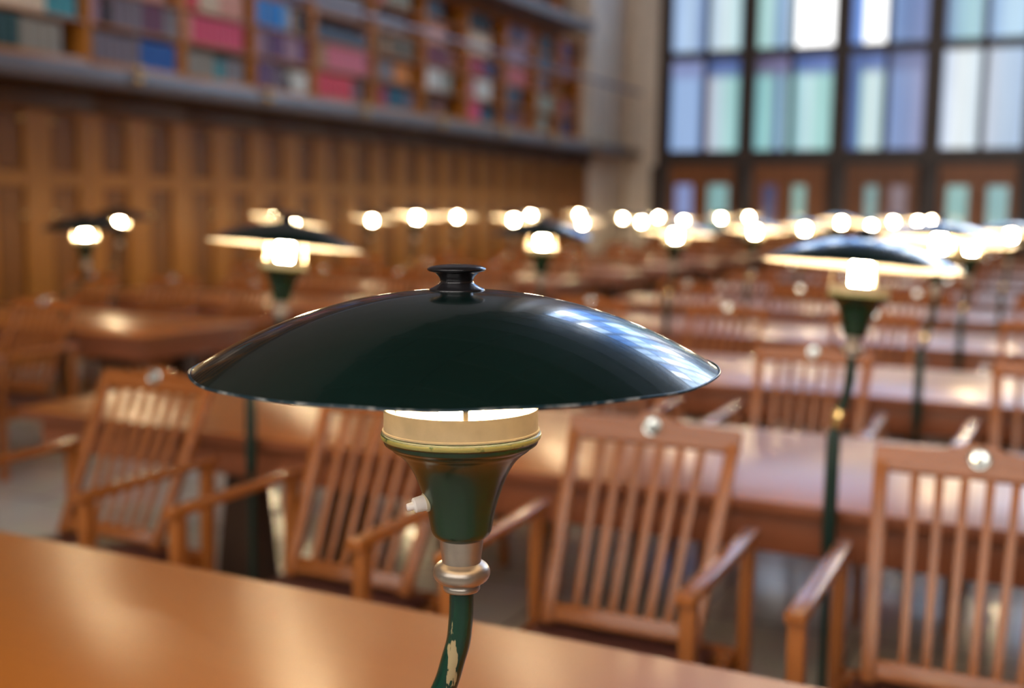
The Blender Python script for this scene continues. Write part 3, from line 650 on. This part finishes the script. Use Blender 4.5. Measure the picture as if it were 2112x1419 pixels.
# collar under the cup
cp = [(0.0219, -0.1305), (0.0216, -0.138), (0.0200, -0.150), (0.0195, -0.1565)] + [(0.0190+0.0097*math.sin(PI*t/12), -0.1572-0.0205*(1-math.cos(PI*t/12))/2) for t in range(1, 12)] + [(0.0182, -0.1790), (0.0180, -0.1800), (0.0186, -0.1808), (0.0186, -0.1845), (0.0172, -0.1862), (0.0120, -0.1868)]
bm = bmesh.new(); lathe(bm, cp, 48); bmesh.ops.recalc_face_normals(bm, faces=bm.faces[:]); LM['collar'] = finish(bm, 'collar', M['alu'], True, 50)
def strut_mesh(gap):
    ds = []
    for k in range(3):
        ang = -PI/2 + YAW + math.radians(6) + k*2*PI/3
        bm = bmesh.new(); rd = Vector((math.cos(ang), math.sin(ang), 0)); tg = Vector((-rd.y, rd.x, 0)); pr = None
        pts = spline([(0.0725, -0.015, 0), (0.0725, 0.004, 0), (0.0710, gap*0.5+0.005, 0), (0.062, gap+0.030, 0), (0.040, gap+0.058, 0), (0.010, gap+H_SH-0.0045, 0)], 5)
        for i, p in enumerate(pts):
            d = (pts[min(i+1, len(pts)-1)]-pts[max(i-1, 0)]).normalized(); nrm = Vector((-d.y, d.x))
            c = rd*p.x + Vector((0, 0, p.y)); nn = rd*nrm.x + Vector((0, 0, nrm.y))
            ring = [bm.verts.new(c + tg*sx*0.0026 + nn*sz*0.0006) for sx, sz in ((-1,-1),(1,-1),(1,1),(-1,1))]
            if pr: 
                for j in range(4): bm.faces.new((pr[j], pr[(j+1) % 4], ring[(j+1) % 4], ring[j]))
            else: bm.faces.new(ring[::-1])
            pr = ring
        bm.faces.new(pr); bmesh.ops.recalc_face_normals(bm, faces=bm.faces[:])
        ds.append(finish(bm, 'strut', M['cream']))
    return ds
GAP0, GAP1 = 0.0420, 0.052
STR = {GAP0: strut_mesh(GAP0), GAP1: strut_mesh(GAP1)}
bm = bmesh.new(); lathe(bm, [(0, 0.0), (0.0075, 0.0), (0.0080, 0.002), (0.0075, 0.0115), (0.0065, 0.0125), (0.0040, 0.013), (0.0038, 0.0185), (0.0030, 0.0195), (0, 0.0197)], 24); LM['switch'] = finish(bm, 'switch', M['white_plastic'], True, 40)
bm = bmesh.new(); lathe(bm, [(0, -0.004), (0.0092, -0.004), (0.0096, 0.0), (0.0092, 0.0012), (0, 0.0014)], 24); LM['switch_collar'] = finish(bm, 'switch_collar', M['cream'], True, 40)
# post: thin rod, thicker sleeve, brass coupling
bm = bmesh.new(); lathe(bm, [(0, 0), (0.045, 0), (0.045, 0.006), (0.020, 0.012), (0.0105, 0.03), (0.0105, 0.66), (0, 0.66)], 24); LM['rod'] = finish(bm, 'rod', M['post'], True, 40)
bm = bmesh.new(); lathe(bm, [(0, 0.64), (0.012, 0.64), (0.0185, 0.655), (0.0195, 0.70), (0.0185, 0.97), (0.014, 0.985), (0, 0.985)], 24); LM['sleeve'] = finish(bm, 'sleeve', M['post'], True, 40)
bm = bmesh.new(); lathe(bm, [(0, -0.028), (0.0145, -0.028), (0.0165, -0.022), (0.0165, -0.014), (0.019, -0.006), (0.019, 0.006), (0.0155, 0.013), (0.0145, 0.024), (0, 0.024)], 24); LM['coupling'] = finish(bm, 'coupling', M['brass'], True, 40)
M['stem'] = M['post']

def lamp(px, py, hx, hy, hz, tilt_y, tilt_x, gap, label, group, first=False, neck_far=None, spin=0.0):
    """post foot at (px, py); cup-rim centre at (hx, hy, hz); the head leans by tilt"""
    t = thing('reading_lamp', label, 'lamp', (px, py, 0), 0, group)
    link('rod', LM['rod'], t); link('sleeve', LM['sleeve'], t)
    H = Matrix.Translation((hx-px, hy-py, hz)) @ Matrix.Rotation(tilt_y, 4, 'X') @ Matrix.Rotation(tilt_x, 4, 'Y') @ Matrix.Rotation(spin, 4, 'Z')
    base = H @ Vector((0, 0, -0.1845)); dn = (H.to_3x3() @ Vector((0, 0, -1))).normalized()
    top = Vector((0, 0, 0.95)); zc = 0.95
    if first:
        lf = -Vector((math.cos(YAW), math.sin(YAW), 0))
        pts = [base - dn*0.01, base + dn*0.02 + lf*0.0004] + [base + Vector((0, 0, -dz)) + lf*o for dz, o in ((0.040, 0.0012), (0.056, 0.0030), (0.074, 0.0078), (0.098, 0.0145), (0.125, 0.026), (0.155, 0.038))]
        q = pts[-1]; pts += [q*0.35 + Vector((0, 0, zc+0.06))*0.65 + Vector((0, 0, -0.004)), Vector((0, 0, zc+0.03)), Vector((0, 0, zc))]
        pts = [p for i, p in enumerate(pts)]
        cpl = Vector((0, 0, zc+0.03))
    else:
        off = Vector((base.x, base.y, 0)); hgt = base.z-zc
        pts = [base - dn*0.01, base + dn*0.015, off*0.93 + Vector((0, 0, zc+hgt*0.72)), off*0.66 + Vector((0, 0, zc+hgt*0.50)), off*0.30 + Vector((0, 0, zc+hgt*0.30)), off*0.06 + Vector((0, 0, zc+hgt*0.13)), Vector((0, 0, zc))]
        cpl = off*0.30 + Vector((0, 0, zc+hgt*0.30))
    bm = bmesh.new(); sp = spline([tuple(p) for p in pts], 8); tube(bm, sp, 0.0123, 24)
    bmesh.ops.recalc_face_normals(bm, faces=bm.faces[:])
    stem_mat = M['post']
    if first:
        R = Vector((math.cos(YAW), math.sin(YAW), 0)); cen = base + Vector((0, 0, -0.074)) + R*(-0.0085) + Vector((math.sin(YAW), -math.cos(YAW), 0))*0.0120
        stem_mat = worn('stem_worn_paint', (0.003, 0.028, 0.019), (0.36, 0.28, 0.15), tuple(cen), (0.0062, 0.0062, 0.038), 1.95, 300)
    link('neck', finish(bm, 'neck', stem_mat, True, 60), t)
    i0 = min(range(len(sp)), key=lambda i: (sp[i]-cpl).length); d = (sp[max(i0-1, 0)]-sp[min(i0+1, len(sp)-1)]).normalized()
    link('coupling', LM['coupling'], t, Matrix.Translation(sp[i0]) @ d.to_track_quat('Z', 'Y').to_matrix().to_4x4(), 'brass coupling')
    S = H @ Matrix.Translation((0, 0, gap))
    if first: S = Matrix.Translation(Rv*-0.0038) @ S @ Matrix.Rotation(math.radians(0.35), 4, Rv)
    sh = link('shade', LM['shade'], t, S, 'glossy dark green dome shade, white inside'); link('shade_rim', LM['shade_rim'], sh)
    link('knob', LM['knob'], t, S)
    cu = link('cup', LM['cup'], t, H, 'dark green bell-shaped cup'); link('bead', LM['bead'], cu); link('reflector_band', LM['reflector_band'], cu, None, 'cream metal band')
    link('bulb', LM['bulb'], t, H, 'glowing bulb'); link('collar', LM['collar'], t, H, 'aluminium collar')
    for s in STR[gap]: link('strut', s, t, H)
    if first:
        lf = -Vector((math.cos(YAW), math.sin(YAW), 0)); nx = (lf*0.90 + Vector((math.sin(YAW), -math.cos(YAW), 0))*0.36 + Vector((0, 0, -0.18))).normalized()
        dirh = Vector((nx.x, nx.y, 0)).normalized()
        Q = nx.to_track_quat('Z', 'Y').to_matrix().to_4x4(); P = dirh*0.0362 + Vector((0, 0, -0.0925))
        sw = link('switch', LM['switch'], t, H @ Matrix.Translation(P + nx*0.001) @ Q, 'white push switch'); link('switch_collar', LM['switch_collar'], sw)
    return t
Rv = Vector((math.cos(YAW), math.sin(YAW), 0))
# the sharp lamp in front
hx, hy, hz = -0.5276, 0.978, 1.3640
lamp(hx-0.060, 0.85-0.03, hx, hy, hz, math.radians(0.0), math.radians(-0.75), GAP0, 'sharp green reading lamp on the foreground table, largest in the picture', 'green reading lamps', True)
# the others: (row, bulb X, bulb Z, lean of the post in X)
MAIN = {1: [(-0.480, 1.392, -0.045), (-2.325, 1.396, -0.135)], 2: [(-0.483, 1.420, -0.05), (-2.318, 1.393, -0.04)], 3: [(-0.501, 1.354, -0.03), (-2.296, 1.382, -0.04)],
        4: [(-0.376, 1.393, -0.04), (-2.285, 1.379, -0.04)], 5: [(-2.304, 1.382, -0.04)], 6: [(-2.318, 1.429, -0.04)], 7: [(-2.293, 1.373, -0.04)], 8: [(-2.289, 1.417, -0.04)], 9: [(-2.184, 1.407, -0.04)], 10: [(-2.195, 1.412, -0.04)]}
LEFT = {2: [(-5.362, 1.368, -0.17)], 3: [(-5.345, 1.385, -0.10), (-7.116, 1.401, -0.1)], 4: [(-5.463, 1.443, -0.06), (-7.10, 1.41, -0.06)], 5: [(-5.450, 1.411, -0.05), (-7.277, 1.379, -0.06)],
        6: [(-5.481, 1.365, -0.05), (-7.274, 1.414, -0.06)], 7: [(-5.429, 1.372, -0.05), (-7.154, 1.433, -0.06)], 8: [(-5.454, 1.375, -0.05), (-7.23, 1.450, -0.06)], 9: [(-5.426, 1.415, -0.05), (-7.229, 1.385, -0.06)], 10: [(-5.453, 1.427, -0.05), (-7.252, 1.397, -0.06)]}
for blk, D in (('main', MAIN), ('left', LEFT)):
    for k, L in D.items():
        for i, (x, zb, lean) in enumerate(L):
            big = k == 1
            if blk == 'main': where = ('right-hand lamp' if x > -1 else 'aisle-side lamp') + ' at the %s table of the main block' % ORD[k]
            else: where = ('aisle-side lamp' if x > -6 else 'wall-side lamp') + ' at the %s table of the left block' % LB[k]
            if k == 1: where = 'large lamp at the right behind the foreground lamp' if x > -1 else 'large lamp upper left of the foreground lamp'
            hy = NEAR[k]-0.03
            ty = math.radians(-5.0 + random.uniform(-1, 1)); tx = math.radians(1.6 + random.uniform(-0.8, 0.8))
            if blk == 'left' and (k == 2 or (k == 3 and i == 1)): ty = math.radians(2.0)
            if blk == 'main' and k == 2 and i == 1: ty = math.radians(-1.0)
            lamp(x+lean, NEAR[k]-0.045, x, hy, zb-0.022, ty, tx, GAP1, 'lit green dome reading lamp, ' + where, 'green reading lamps', spin=random.uniform(-0.3, 0.3))
